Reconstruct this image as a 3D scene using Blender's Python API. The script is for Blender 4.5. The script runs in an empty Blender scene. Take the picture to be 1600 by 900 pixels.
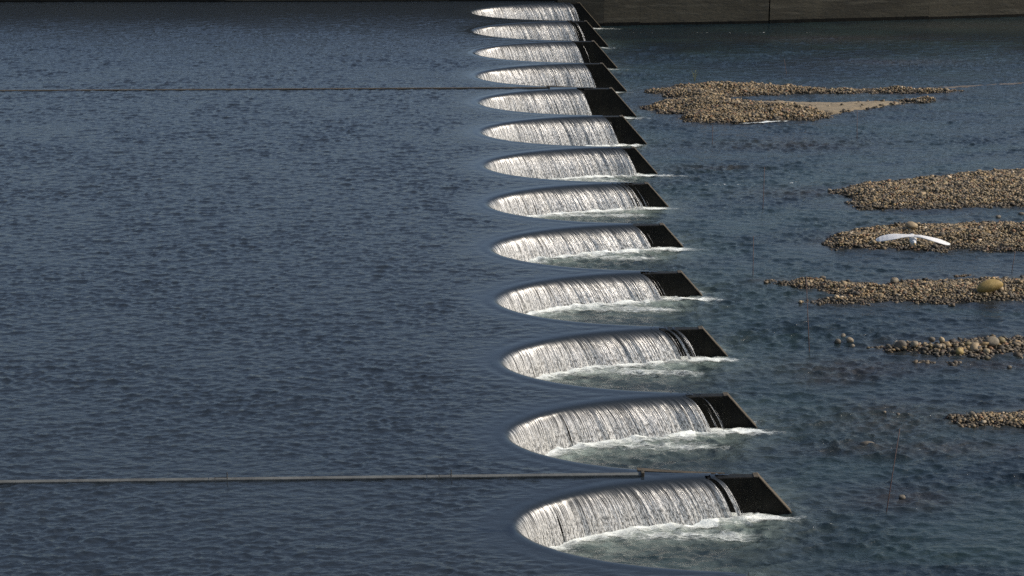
import bpy, math, random
import numpy as np

rng = np.random.default_rng(7)
random.seed(7)
scene = bpy.context.scene
COL = scene.collection

# ------------------------------------------------------------------ camera
F_PX, TILT, YAW, ROLL = 3256.0, 0.3057, 0.0341, 0.0018          # focal length for a 1600 px wide frame
CAM = np.array([-1.385, -39.118, 17.414])
FW = np.array([math.sin(YAW)*math.cos(TILT), math.cos(YAW)*math.cos(TILT), -math.sin(TILT)])
RT0 = np.array([math.cos(YAW), -math.sin(YAW), 0.0])
UP0 = np.cross(RT0, FW)
RT = RT0*math.cos(ROLL) + UP0*math.sin(ROLL)
UP = -RT0*math.sin(ROLL) + UP0*math.cos(ROLL)

from mathutils import Matrix, Vector
cd = bpy.data.cameras.new('camera')
cd.sensor_width = 36.0
cd.lens = F_PX/1600*36.0
cd.clip_end = 5000
co = bpy.data.objects.new('camera', cd)
COL.objects.link(co)
m = Matrix.Identity(4)
for i in range(3):
    m[i][0], m[i][1], m[i][2], m[i][3] = RT[i], UP[i], -FW[i], CAM[i]
co.matrix_world = m
scene.camera = co

# tail water falls gently along the weir (y runs away from the camera, x downstream)
TY = np.array([-20, 2.5, 7.5, 12.5, 17.5, 22.5, 27.5, 32.5, 37.5, 42.5, 50, 60, 90.])
TZ = np.array([-.90, -.88, -.84, -.78, -.72, -.73, -.81, -.97, -1.09, -1.17, -1.22, -1.24, -1.24])
_yy = np.linspace(-20, 90, 2201)
_tz = np.interp(_yy, TY, TZ)
_k = np.hanning(61); _k /= _k.sum()
_tzs = np.convolve(np.pad(_tz, 30, mode='edge'), _k, 'valid')
def tail_z(y):
    return np.interp(y, _yy, _tzs)

def at(px, py, level=None):
    """photo pixel -> point on the tail water (level None) or on the plane z = level"""
    d = FW + RT*(px-800)/F_PX - UP*(py-450)/F_PX
    z = -.9 if level is None else level
    for _ in range(25):
        q = CAM + d*(z-CAM[2])/d[2]
        if level is not None: break
        z = float(tail_z(q[1]))
    return q

# ------------------------------------------------------------------ mesh helpers
def tag(o, label=None, cat=None, group=None, kind=None):
    if label: o['label'] = label
    if cat: o['category'] = cat
    if group: o['group'] = group
    if kind: o['kind'] = kind
    return o

def mesh_np(name, V, Fc, mat, parent=None, attrs=None, cols=None, smooth=True, loc=None):
    V = np.asarray(V, dtype=np.float32); Fc = np.asarray(Fc, dtype=np.int32)
    me = bpy.data.meshes.new(name)
    k = Fc.shape[1]
    me.vertices.add(len(V)); me.loops.add(Fc.size); me.polygons.add(len(Fc))
    me.vertices.foreach_set('co', V.ravel())
    me.loops.foreach_set('vertex_index', Fc.ravel())
    me.polygons.foreach_set('loop_start', np.arange(0, Fc.size, k, dtype=np.int32))
    me.polygons.foreach_set('use_smooth', np.full(len(Fc), smooth))
    for an, av in (attrs or {}).items():
        a = me.attributes.new(an, 'FLOAT', 'POINT')
        a.data.foreach_set('value', np.asarray(av, dtype=np.float32))
    for an, av in (cols or {}).items():
        a = me.attributes.new(an, 'FLOAT_COLOR', 'POINT')
        c4 = np.ones((len(V), 4), dtype=np.float32); c4[:, :3] = av
        a.data.foreach_set('color', c4.ravel())
    me.update(calc_edges=True)
    me.materials.append(mat)
    o = bpy.data.objects.new(name, me)
    COL.objects.link(o)
    if parent: o.parent = parent
    if loc is not None: o.location = loc
    return o

def empty(name, loc=(0, 0, 0)):
    o = bpy.data.objects.new(name, None)
    o.empty_display_size = .3
    COL.objects.link(o); o.location = loc
    return o

def grid_faces(nu, nv):
    i = np.arange(nu*nv).reshape(nu, nv)
    return np.stack([i[:-1, :-1], i[1:, :-1], i[1:, 1:], i[:-1, 1:]], -1).reshape(-1, 4)

def compress(V, Fc, attrs=None):
    used = np.zeros(len(V), bool); used[Fc.ravel()] = True
    mp = np.cumsum(used)-1
    return V[used], mp[Fc], {k: v[used] for k, v in (attrs or {}).items()}

def smooth01(a, b, x):
    t = np.clip((x-a)/(b-a), 0, 1)
    return t*t*(3-2*t)

class BM:
    """collects quads/tris of hard-edged solids and links them as one mesh object"""
    def __init__(s): s.v = []; s.f = []
    def prism(s, poly, z0, z1):
        n = len(poly); b = len(s.v)
        a = sum(poly[i][0]*poly[(i+1) % n][1]-poly[(i+1) % n][0]*poly[i][1] for i in range(n))
        if a < 0: poly = poly[::-1]
        z0f = z0 if callable(z0) else (lambda x, y: z0)
        z1f = z1 if callable(z1) else (lambda x, y: z1)
        s.v += [(x, y, z0f(x, y)) for x, y in poly] + [(x, y, z1f(x, y)) for x, y in poly]
        s.f.append(tuple(b+i for i in range(n))[::-1]); s.f.append(tuple(b+n+i for i in range(n)))
        for i in range(n):
            j = (i+1) % n; s.f.append((b+i, b+j, b+n+j, b+n+i))
    def box(s, x0, x1, y0, y1, z0, z1):
        s.prism([(x0, y0), (x1, y0), (x1, y1), (x0, y1)], z0, z1)
    def tube(s, pts, rad, n=8):
        b = len(s.v)
        for k, p in enumerate(pts):
            p = np.array(p); q = np.array(pts[min(k+1, len(pts)-1)])-np.array(pts[max(k-1, 0)])
            q = q/np.linalg.norm(q)
            a = np.cross(q, [0, 1, 0] if abs(q[1]) < .9 else [1, 0, 0]); a /= np.linalg.norm(a); c = np.cross(q, a)
            r = rad[k] if hasattr(rad, '__len__') else rad
            for t in range(n):
                w = 2*math.pi*t/n
                s.v.append(tuple(p+r*(a*math.cos(w)+c*math.sin(w))))
        for k in range(len(pts)-1):
            for t in range(n):
                u = (t+1) % n
                s.f.append((b+k*n+t, b+k*n+u, b+(k+1)*n+u, b+(k+1)*n+t))
        s.f.append(tuple(b+t for t in range(n))[::-1]); s.f.append(tuple(b+(len(pts)-1)*n+t for t in range(n)))
    def build(s, name, mat, parent=None, bevel=0, smooth=False):
        me = bpy.data.meshes.new(name); me.from_pydata(s.v, [], s.f); me.update()
        me.materials.append(mat)
        for p in me.polygons: p.use_smooth = smooth
        o = bpy.data.objects.new(name, me); COL.objects.link(o)
        if parent: o.parent = parent
        if bevel:
            b = o.modifiers.new('bevel', 'BEVEL'); b.width = bevel; b.segments = 2; b.limit_method = 'ANGLE'
        return o

# ------------------------------------------------------------------ materials
class NT:
    def __init__(s, name):
        s.m = bpy.data.materials.new(name); s.m.use_nodes = True
        s.t = s.m.node_tree; s.t.nodes.clear()
        s.out = s.n('ShaderNodeOutputMaterial')
    def n(s, typ, ins=None, **kw):
        x = s.t.nodes.new(typ)
        for k, v in kw.items(): setattr(x, k, v)
        for k, v in (ins or {}).items():
            if isinstance(v, bpy.types.NodeSocket): s.t.links.new(v, x.inputs[k])
            else: x.inputs[k].default_value = v
        return x
    def math(s, op, a, b=0.0, c=None, clamp=False):
        x = s.n('ShaderNodeMath', {0: a, 1: b} if c is None else {0: a, 1: b, 2: c}, operation=op, use_clamp=clamp)
        return x.outputs[0]
    def ss(s, a, b, x):
        r = s.n('ShaderNodeMapRange', {'Value': x, 'From Min': a, 'From Max': b}, interpolation_type='SMOOTHSTEP')
        return r.outputs[0]
    def mix(s, f, a, b):
        x = s.n('ShaderNodeMix', data_type='RGBA')
        for k, v in ((0, f), (6, a), (7, b)):
            if isinstance(v, bpy.types.NodeSocket): s.t.links.new(v, x.inputs[k])
            else: x.inputs[k].default_value = v if k == 0 else (*v, 1)
        return x.outputs[2]
    def pos(s, scale=(1, 1, 1), rot=(0, 0, 0)):
        g = s.n('ShaderNodeNewGeometry')
        mp = s.n('ShaderNodeMapping', {'Vector': g.outputs['Position'], 'Scale': scale, 'Rotation': rot})
        return mp.outputs[0]
    def noise(s, vec, scale=1, detail=3, rough=.5, dist=0):
        return s.n('ShaderNodeTexNoise', {'Vector': vec, 'Scale': scale, 'Detail': detail, 'Roughness': rough, 'Distortion': dist}).outputs[0]
    def attr(s, name):
        return s.n('ShaderNodeAttribute', attribute_name=name)
    def bump(s, h, strength, distance, nrm=None):
        ins = {'Height': h, 'Strength': strength, 'Distance': distance}
        if nrm is not None: ins['Normal'] = nrm
        return s.n('ShaderNodeBump', ins).outputs[0]
    def pr(s, **kw):
        return s.n('ShaderNodeBsdfPrincipled', {k.replace('_', ' '): v for k, v in kw.items()})
    def done(s, sh):
        s.t.links.new(sh, s.out.inputs['Surface']); return s.m

def rgb(t): return (*t, 1)

def mat_upstream():
    t = NT('upstream_water')
    p = t.pos((2.2, 6.5, 1), (0, 0, .12))
    n1 = t.noise(p, 1.3, 4, .55, .4)
    n2 = t.noise(t.pos((5, 14, 1), (0, 0, -.2)), 1.2, 2, .5, .3)
    calm = t.attr('calm').outputs['Fac']
    st = t.math('MULTIPLY_ADD', calm, -.75, 1.0)
    b = t.bump(n1, t.math('MULTIPLY', st, .5), .05)
    b = t.bump(n2, t.math('MULTIPLY', st, .4), .018, b)
    big = t.noise(t.pos((.06, .09, 1)), 1, 3)
    c = t.mix(big, (.011, .016, .023), (.017, .022, .027))
    s = t.pr(Base_Color=c, Roughness=.08, IOR=1.333, Normal=b)
    return t.done(s.outputs[0])

def mat_tail():
    t = NT('tail_water')
    n1 = t.noise(t.pos((3.0, 7.5, 1), (0, 0, .06)), 1.2, 4, .6, .6)
    n2 = t.noise(t.pos((8, 18, 1)), 1.2, 2, .5, .3)
    rough = t.attr('turb').outputs['Fac']
    b = t.bump(n1, t.math('MULTIPLY_ADD', rough, .6, .25, clamp=True), .05)
    b = t.bump(n2, t.math('MULTIPLY_ADD', rough, .4, .2, clamp=True), .018, b)
    big = t.ss(.35, .7, t.noise(t.pos((.16, .35, 1)), 1, 4, .55, .6))
    c = t.mix(big, (.005, .010, .014), (.010, .020, .021))
    shoal = t.attr('shoal').outputs['Fac']
    sn = t.noise(t.pos((6, 8, 1)), 1, 3)
    c = t.mix(t.math('MULTIPLY', shoal, t.math('MULTIPLY_ADD', sn, .65, .05)), c, (.034, .028, .024))
    aer = t.attr('aer').outputs['Fac']
    an = t.ss(.2, .75, t.noise(t.pos((1.6, 2.6, 1)), 1, 4, .6, .8))
    c = t.mix(t.math('MULTIPLY', aer, an), c, (.20, .245, .22))
    fo = t.attr('foam').outputs['Fac']
    fn = t.noise(t.pos((9, 14, 1)), 1, 4, .7, .5)
    f = t.ss(.0, .16, t.math('SUBTRACT', t.math('MULTIPLY', fo, 1.0), fn))
    c = t.mix(f, c, (.72, .75, .74))
    r = t.math('MULTIPLY_ADD', f, .5, .09)
    s = t.pr(Base_Color=c, Roughness=r, IOR=1.333, Normal=b)
    return t.done(s.outputs[0])

def mat_curtain():
    t = NT('falling_water')
    lip = t.attr('lip').outputs['Fac']; su = t.attr('su').outputs['Fac']; sv = t.attr('sv').outputs['Fac']; de = t.attr('dens').outputs['Fac']
    svl = t.math('DIVIDE', sv, lip)
    def uv(a, b, w=0):
        return t.n('ShaderNodeCombineXYZ', {0: t.math('MULTIPLY', su, a), 1: t.math('MULTIPLY', sv, b), 2: w}).outputs[0]
    fine = t.noise(uv(31, .6), 1, 3, .62, .12)
    mid = t.noise(uv(10, .4, 4), 1, 3, .55, .1)
    speck = t.noise(uv(26, 11, 9), 1, 3, .65)
    a = t.math('ADD', t.math('MULTIPLY', fine, .62), t.math('MULTIPLY', mid, .38))
    bias = t.math('MULTIPLY', t.ss(-.08, .60, sv), .15)
    w = t.ss(.455, .62, t.math('ADD', a, bias))
    w = t.math('MULTIPLY', w, t.math('MULTIPLY_ADD', t.ss(-.01, .40, svl), .78, t.math('MULTIPLY', t.ss(-.02, .10, svl), .22)))                    # clear over the crest, broken as it falls
    w = t.math('MULTIPLY', w, t.math('MULTIPLY_ADD', t.ss(.40, .56, speck), t.math('MULTIPLY_ADD', t.ss(.05, .6, sv), .5, .25), t.math('MULTIPLY_ADD', t.ss(.05, .6, sv), -.5, .75)))
    bh = t.math('ADD', t.math('MULTIPLY', fine, 1.0), t.math('MULTIPLY', speck, .22))
    b = t.bump(bh, t.math('MULTIPLY', t.ss(.0, .25, sv), 1.0), .03)
    cw = t.mix(t.ss(.02, .25, sv), (.013, .018, .024), (.030, .031, .031))
    clear = t.pr(Base_Color=cw, Roughness=t.math('MULTIPLY_ADD', t.ss(-.12, .1, sv), .28, .08), IOR=1.333, Normal=b)
    clear.inputs['Specular IOR Level'].default_value = .5
    t.t.links.new(t.math('MULTIPLY_ADD', t.ss(-.10, .05, sv), -.28, .5), clear.inputs['Specular IOR Level'])
    df = t.n('ShaderNodeBsdfDiffuse', {'Color': (.64, .65, .64, 1), 'Normal': b})
    tr = t.n('ShaderNodeBsdfTranslucent', {'Color': (.72, .72, .69, 1), 'Normal': b})
    gl = t.n('ShaderNodeBsdfGlossy', {'Color': (.9, .9, .9, 1), 'Roughness': .32, 'Normal': b})
    m1 = t.n('ShaderNodeMixShader', {0: .45, 1: df.outputs[0], 2: tr.outputs[0]})
    m2 = t.n('ShaderNodeMixShader', {0: .22, 1: m1.outputs[0], 2: gl.outputs[0]})
    sh = t.n('ShaderNodeMixShader', {0: w, 1: clear.outputs[0], 2: m2.outputs[0]})
    # holes where the sheet has torn
    hole = t.math('SUBTRACT', t.math('MULTIPLY_ADD', fine, .7, t.math('MULTIPLY', mid, .45)), t.math('SUBTRACT', 1.02, t.math('MULTIPLY', de, .84)))
    al = t.ss(-.03, .04, hole)
    tp = t.n('ShaderNodeBsdfTransparent')
    o = t.n('ShaderNodeMixShader', {0: al, 1: tp.outputs[0], 2: sh.outputs[0]})
    return t.done(o.outputs[0])

def mat_foam():
    t = NT('foam')
    de = t.attr('dens').outputs['Fac']
    n1 = t.noise(t.pos((3.2, 7, 1)), 1, 5, .62, 1.0)
    n2 = t.noise(t.pos((16, 26, 1)), 1, 3, .6, .4)
    a = t.math('ADD', t.math('MULTIPLY', n1, .72), t.math('MULTIPLY', n2, .28))
    al = t.ss(-.16, .34, t.math('SUBTRACT', a, t.math('SUBTRACT', .98, t.math('MULTIPLY', de, .85))))
    b = t.bump(a, .8, .05)
    df = t.pr(Base_Color=(.62, .66, .64, 1), Roughness=.55, Normal=b)
    tp = t.n('ShaderNodeBsdfTransparent')
    o = t.n('ShaderNodeMixShader', {0: al, 1: tp.outputs[0], 2: df.outputs[0]})
    return t.done(o.outputs[0])

def mat_concrete(name, c0, c1, scale=1.0, rough=.8, streak=True, spec=.3):
    t = NT(name)
    n1 = t.noise(t.pos((1.2, 1.2, .5)), scale, 5, .6, .3)
    n2 = t.noise(t.pos((9, 9, 2)), scale, 4, .6)
    f = t.math('ADD', t.math('MULTIPLY', n1, .6), t.math('MULTIPLY', n2, .4))
    c = t.mix(t.ss(.36, .64, f), c0, c1)
    if streak:
        st = t.ss(.55, .75, t.noise(t.pos((3.5, 3.5, .12)), scale, 3, .6))
        c = t.mix(t.math('MULTIPLY', st, .55), c, tuple(x*.45 for x in c0))
    b = t.bump(n2, .5, .02)
    s = t.pr(Base_Color=c, Roughness=rough, Normal=b)
    s.inputs['Specular IOR Level'].default_value = spec
    return t.done(s.outputs[0])

def mat_wall_bank():
    t = NT('bank_concrete')
    n1 = t.noise(t.pos((.25, .25, .9)), 1, 5, .6, .5)
    n2 = t.noise(t.pos((3, 3, 8)), 1, 5, .6)
    band = t.ss(.52, .72, t.noise(t.pos((.35, .35, 5)), 1, 4, .65, .4))
    c = t.mix(t.ss(.35, .68, n1), (.030, .025, .014), (.060, .051, .031))
    c = t.mix(t.math('MULTIPLY', band, 0.5), c, (.13, .115, .08))
    c = t.mix(t.math('MULTIPLY', t.ss(.45, .75, n2), .5), c, (.03, .03, .024))
    s = t.pr(Base_Color=c, Roughness=.85, Normal=t.bump(n2, .5, .03))
    return t.done(s.outputs[0])

def mat_stone(name='river_stone'):
    t = NT(name)
    c = t.attr('col').outputs['Color']
    n = t.noise(t.pos((14, 14, 14)), 1, 4, .6)
    v = t.math('MULTIPLY_ADD', n, .7, .65)
    c2 = t.n('ShaderNodeMix', {0: 1.0, 6: c}, data_type='RGBA', blend_type='MULTIPLY')
    cmb = t.n('ShaderNodeCombineColor', {0: v, 1: v, 2: v}); t.t.links.new(cmb.outputs[0], c2.inputs[7])
    s = t.pr(Base_Color=c2.outputs[2], Roughness=.7, Normal=t.bump(n, .35, .02))
    return t.done(s.outputs[0])

def mat_boulder(name, c0, c1):
    t = NT(name)
    n = t.noise(t.pos((5, 5, 5)), 1, 5, .62)
    n2 = t.noise(t.pos((30, 30, 30)), 1, 3, .6)
    c = t.mix(t.ss(.35, .68, n), c0, c1)
    c = t.mix(t.math('MULTIPLY', t.ss(.5, .7, n2), .35), c, tuple(x*.5 for x in c0))
    s = t.pr(Base_Color=c, Roughness=.75, Normal=t.bump(n2, .5, .015))
    return t.done(s.outputs[0])

def mat_sand():
    t = NT('river_sand')
    n = t.noise(t.pos((1.2, 2, 1)), 1, 5, .6)
    n2 = t.noise(t.pos((25, 25, 25)), 1, 4, .7)
    c = t.mix(t.ss(.3, .7, n), (.115, .09, .055), (.17, .135, .085))
    c = t.mix(t.math('MULTIPLY', t.ss(.55, .75, n2), 0.5), c, (.07, .058, .04))
    s = t.pr(Base_Color=c, Roughness=.9, Normal=t.bump(n2, .5, .03))
    return t.done(s.outputs[0])

def mat_plain(name, col, rough=.6, nscale=8, var=.25):
    t = NT(name)
    n = t.noise(t.pos((nscale,)*3), 1, 3)
    c = t.mix(n, tuple(x*(1-var) for x in col), tuple(min(1, x*(1+var)) for x in col))
    s = t.pr(Base_Color=c, Roughness=rough)
    return t.done(s.outputs[0])

def mat_feather():
    t = NT('white_feather')
    n = t.noise(t.pos((60, 12, 12)), 1, 3)
    c = t.mix(n, (.50, .51, .52), (.60, .60, .60))
    d = t.pr(Base_Color=c, Roughness=.7, Normal=t.bump(n, .25, .01))
    tr = t.n('ShaderNodeBsdfTranslucent', {'Color': (.7, .7, .68, 1)})
    o = t.n('ShaderNodeMixShader', {0: .18, 1: d.outputs[0], 2: tr.outputs[0]})
    return t.done(o.outputs[0])

M_UP, M_TAIL, M_CUR, M_FOAM = mat_upstream(), mat_tail(), mat_curtain(), mat_foam()
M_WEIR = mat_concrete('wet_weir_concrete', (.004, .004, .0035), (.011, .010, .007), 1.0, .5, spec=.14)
M_CAP = mat_concrete('brown_cap_concrete', (.028, .023, .015), (.065, .053, .037), 1.0, .7, spec=.25)
M_DIV = mat_concrete('pale_concrete', (.048, .051, .05), (.082, .087, .084), .7, .8, streak=False)
M_DIVSIDE = mat_concrete('shaded_side_concrete', (.03, .028, .022), (.06, .055, .042), 1.0, .8)  # darker than the coping: shade on the wall's side painted into the colour
M_BANK = mat_wall_bank()
M_STONE = mat_stone()
M_SAND = mat_sand()
M_GROUND = mat_plain('grass_bank', (.06, .075, .035), .9, .6, .4)
M_BED = mat_plain('river_bed_gravel', (.07, .06, .045), .9, 3, .4)
M_POLE = mat_plain('rusty_pole', (.045, .022, .018), .7, 9, .4)
M_METAL = mat_plain('dark_metal', (.035, .035, .035), .5)
M_FEATHER = mat_feather()
M_BEAK = mat_plain('beak_horn', (.45, .28, .05), .5)
M_LEG = mat_plain('black_leg', (.02, .02, .018), .6)
M_TWIG = mat_plain('dry_plant', (.11, .12, .05), .8)

# ------------------------------------------------------------------ waves
def wave_tile(N, L, lam_peak, lam_min, direction, spread, seed, slope=-3.6):
    r = np.random.default_rng(seed)
    k = 2*np.pi*np.fft.fftfreq(N, L/N)
    kx, ky = np.meshgrid(k, k, indexing='ij')
    kk = np.hypot(kx, ky); kk[0, 0] = 1e-6
    kp = 2*np.pi/lam_peak
    S = kk**slope*np.exp(-1.2*(kp/kk)**2)*np.exp(-(kk*lam_min/(2*np.pi))**4)
    th = np.arctan2(ky, kx)-direction
    D = np.abs(np.cos(th))**spread + .06
    A = np.sqrt(S*D); A[0, 0] = 0
    z = (r.normal(size=(N, N))+1j*r.normal(size=(N, N)))*A
    h = np.fft.ifft2(z).real
    dx = np.fft.ifft2(1j*kx/kk*z).real; dy = np.fft.ifft2(1j*ky/kk*z).real
    return np.stack([h, dx, dy], -1).astype(np.float32)/h.std()

class Waves:
    def __init__(s, layers):            # (tile, L, angle, amplitude)
        s.l = layers
    def __call__(s, x, y):
        return s.full(x, y)[..., 0]
    def full(s, x, y):
        """height and horizontal drift of the surface at x, y"""
        o = 0
        for T, L, a, amp in s.l:
            c, q = math.cos(a), math.sin(a)
            u = (x*c+y*q)/L*T.shape[0]; v = (-x*q+y*c)/L*T.shape[0]
            i = np.floor(u).astype(int); j = np.floor(v).astype(int); fu = u-i; fv = v-j
            n = T.shape[0]; i0, i1, j0, j1 = i % n, (i+1) % n, j % n, (j+1) % n
            fu = fu[..., None]; fv = fv[..., None]
            w = amp*((T[i0, j0]*(1-fu)+T[i1, j0]*fu)*(1-fv)+(T[i0, j1]*(1-fu)+T[i1, j1]*fu)*fv)
            o = o+np.stack([w[..., 0], w[..., 1]*c-w[..., 2]*q, w[..., 1]*q+w[..., 2]*c], -1)
        return o

P2 = math.pi/2
UPW = Waves([(wave_tile(512, 31.0, .62, .20, P2+.10, 4.0, 1), 31.0, .0, .0095),
             (wave_tile(512, 23.0, .40, .14, P2-.2, 3.0, 2), 23.0, .13, .0074),
             (wave_tile(1024, 19.0, .21, .08, P2+.05, 3.0, 21, -3.2), 19.0, -.07, .0060)])
TLW = Waves([(wave_tile(512, 29.0, .72, .20, P2+.06, 5.0, 3), 29.0, .05, .0175),
             (wave_tile(512, 21.0, .50, .16, P2-.25, 2.2, 4), 21.0, -.2, .012),
             (wave_tile(1024, 19.0, .26, .10, P2, 2.5, 41, -3.2), 19.0, .06, .0050)])
LOW = Waves([(wave_tile(256, 61.0, 9.0, 2.0, P2, 1.0, 5, -3.0), 61.0, 0, 1.0)])
LOW2 = Waves([(wave_tile(256, 47.0, 5.0, .8, P2, 2.0, 6, -3.0), 47.0, .1, 1.0)])

# ------------------------------------------------------------------ weir plan
NB, PITCH = 13, 5.0
_s = np.array([0, .2, .387, .59, .775, .95, 1.14, 1.34, 1.61, 1.82, 2.07, 2.24, 2.32])
_w = np.array([0, .27, .52, .78, 1.05, 1.29, 1.55, 1.80, 2.07, 2.20, 2.33, 2.385, 2.40])
_A = np.stack([_s, _s**2, _s**3, _s**4], -1)
_c = np.linalg.lstsq(_A, _w, rcond=None)[0]
def wfun(x):
    s = np.sqrt(np.clip(x, 0, 5.4))
    return _c[0]*s+_c[1]*s**2+_c[2]*s**3+_c[3]*s**4
XT = 5.364                                       # where the sloped end of a pier begins
def crest(x_end, step, sign_from=-1):
    """crest curve of one bay, from the near wall (y<0) round the apex to the far wall, equal arc steps"""
    s = np.linspace(-math.sqrt(x_end), math.sqrt(x_end), 4001)
    x = s*s; y = np.sign(s)*wfun(x)
    L = np.concatenate([[0], np.cumsum(np.hypot(np.diff(x), np.diff(y)))])
    u = np.arange(0, L[-1], step)
    X, Y = np.interp(u, L, x), np.interp(u, L, y)
    tx, ty = np.gradient(X), np.gradient(Y); q = np.hypot(tx, ty); tx /= q; ty /= q
    return X, Y, ty, -tx, u                      # inward normal (into the bay)

# signed distance to the crest inside one cell: positive upstream, negative in the bay
_cx, _cy, _, _, _ = crest(5.3, .02)
_gx = np.arange(-8, 6.51, .05); _gy = np.arange(-2.5, 2.51, .05)
_GX, _GY = np.meshgrid(_gx, _gy, indexing='ij')
_D = np.full(_GX.shape, 1e9)
for off in (-PITCH, 0, PITCH):
    for k in range(0, len(_cx), 64):
        d = np.hypot(_GX[..., None]-_cx[k:k+64], _GY[..., None]-_cy[k:k+64]-off).min(-1)
        _D = np.minimum(_D, d)
_inside = (_GX > 0) & (np.abs(_GY) < wfun(_GX))
_D[_inside] *= -1
def crest_dist(x, y):
    yl = (y+2.5) % PITCH-2.5
    u = np.clip((x+8)/.05, 0, len(_gx)-1.001); v = np.clip((yl+2.5)/.05, 0, len(_gy)-1.001)
    i = u.astype(int); j = v.astype(int); fu = u-i; fv = v-j
    d = (_D[i, j]*(1-fu)+_D[i+1, j]*fu)*(1-fv)+(_D[i, j+1]*(1-fu)+_D[i+1, j+1]*fu)*fv
    d = np.where(x < -7.9, np.maximum(d, -x), d)
    return d

def wave_amp(x, y, dd):
    a = .05+.95*smooth01(.10, 1.8, dd)
    return a*(.80+.14*LOW(x, y))*(1-.55*smooth01(53, 62, y))          # the lee of the bank wall is calmer
def up_z(x, y, d):
    dd = np.maximum(d, 0)
    amp = wave_amp(x, y, dd)
    band = .0075*np.cos(2*np.pi*(dd-.1)/.46+.9*np.sin(x*.8+y*.37))*np.exp(-dd/.8)*smooth01(.08, .45, dd)*(.6+.4*np.sin(x*1.9+y*2.3))
    return amp*UPW(x, y)+band-.022*np.exp(-dd/.05)

# ------------------------------------------------------------------ upstream water
def grow(y0, y1, a, b):
    """rows that stand closer together near the river's near end"""
    o = [y0]
    while o[-1] < y1: o.append(o[-1]+a+(b-a)*min(1, max(0, (o[-1]+6)/60)))
    return np.array(o)
xs = np.arange(-33, 5.3, .05); ys = np.concatenate([np.arange(-12, -4.05, .08), grow(-4, 63.1, .034, .085)])
X, Y = np.meshgrid(xs, ys, indexing='ij')
D = crest_dist(X, Y)
near_strip = Y < -2.5
D = np.where(near_strip, np.where(X < 4.4, np.maximum(D, .6), -1), D)
D = np.where((Y > 62.4) & (X < 4.2), np.maximum(np.abs(D), .3), D)
Z = up_z(X, Y, D)
dr = UPW.full(X, Y)*(wave_amp(X, Y, np.maximum(D, 0))*1.15)[..., None]
V = np.stack([X+dr[..., 1], Y+dr[..., 2], Z], -1).reshape(-1, 3)
Fc = grid_faces(len(xs), len(ys))
ok = (D.ravel() > .10) & (X.ravel() < 4.75)
Fc = Fc[ok[Fc].all(1)]
calm = (1-smooth01(.05, 1.5, D)).ravel()
V, Fc, at_ = compress(V, Fc, {'calm': calm})
tag(mesh_np('upstream_water', V, Fc, M_UP, attrs=at_), 'dark blue rippled water held back above the weir', 'water', kind='structure')

# ------------------------------------------------------------------ gravel bars: outlines traced in plan on the tail water
def ring(pts): return np.array([at(a, b)[:2] for a, b in pts])
BARS = {
 'horseshoe': ring([(1010,142),(1030,138),(1060,134),(1100,132),(1150,132),(1200,133),(1240,136),(1280,138.5),(1340,139.5),(1400,138.5),(1460,139.5),(1500,142),(1490,145),(1440,146),(1380,146),(1300,147),(1250,147),(1200,148.5),(1150,151),(1136,154),(1145,158),(1200,158.5),(1260,161),(1300,161),(1350,160),(1400,159),(1430,156),(1460,153.5),(1476,157),(1440,160.5),(1400,165),(1360,170),(1300,179),(1295,183),(1270,188),(1200,190),(1155,193),(1110,193),(1075,192),(1065,186),(1062,180),(1030,176),(998,170),(1005,166),(1025,161),(1050,158),(1060,155),(1040,151),(1020,146)]),
 'upper': ring([(1298,300),(1320,293),(1345,287),(1400,283),(1450,278),(1500,271),(1560,267),(1600,265),(1760,255),(1900,265),(1900,310),(1760,318),(1600,323),(1550,324),(1480,326),(1430,328),(1380,328),(1340,326),(1325,320),(1330,312),(1315,306)]),
 'middle': ring([(1270,380),(1285,375),(1300,368),(1330,361),(1380,353),(1420,349),(1480,351),(1540,347),(1600,349),(1760,342),(1900,353),(1900,385),(1760,390),(1600,391),(1500,391),(1400,391),(1350,389),(1310,388),(1290,385)]),
 'pointed': ring([(1180,439),(1210,437),(1260,435),(1290,439),(1340,443),(1400,440),(1450,437),(1500,432),(1560,434),(1600,432),(1760,428),(1900,434),(1900,462),(1760,470),(1600,471),(1500,472),(1400,473),(1330,475),(1270,476),(1250,473),(1270,467),(1312,463),(1290,456),(1255,451),(1240,445),(1200,441)]),
 'coarse': ring([(1365,543),(1385,538),(1430,536),(1470,533),(1520,530),(1600,527),(1760,523),(1900,530),(1900,545),(1760,551),(1600,553),(1540,555),(1480,556),(1430,551),(1390,549)]),
 'scrap': ring([(1422,566),(1440,562),(1465,564),(1485,564),(1500,568),(1490,571),(1455,570),(1430,570)]),
 'near': ring([(1480,658),(1495,650),(1520,646),(1560,643),(1600,639),(1760,634),(1900,644),(1900,662),(1760,668),(1600,671),(1560,671),(1510,668),(1490,664)]),
}
SAND = ring([(1142,158),(1200,158),(1260,160),(1300,160.5),(1350,159.5),(1400,158.5),(1420,160),(1385,166),(1360,169),(1300,178),(1262,173),(1230,167),(1180,164)])
def poly_dist(poly, x, y):
    """signed distance to a polygon, positive inside"""
    sh = x.shape; x = x.ravel(); y = y.ravel()
    d = np.full(x.shape, 1e9); ins = np.zeros(x.shape, bool)
    n = len(poly)
    for i in range(n):
        a, b = poly[i], poly[(i+1) % n]
        e = b-a; L = max(e@e, 1e-12)
        t = np.clip(((x-a[0])*e[0]+(y-a[1])*e[1])/L, 0, 1)
        d = np.minimum(d, np.hypot(x-a[0]-t*e[0], y-a[1]-t*e[1]))
        c = ((a[1] > y) != (b[1] > y))
        if abs(e[1]) > 1e-9:
            ins ^= c & (x < a[0]+e[0]*(y-a[1])/e[1])
    return np.where(ins, d, -d).reshape(sh)

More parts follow.
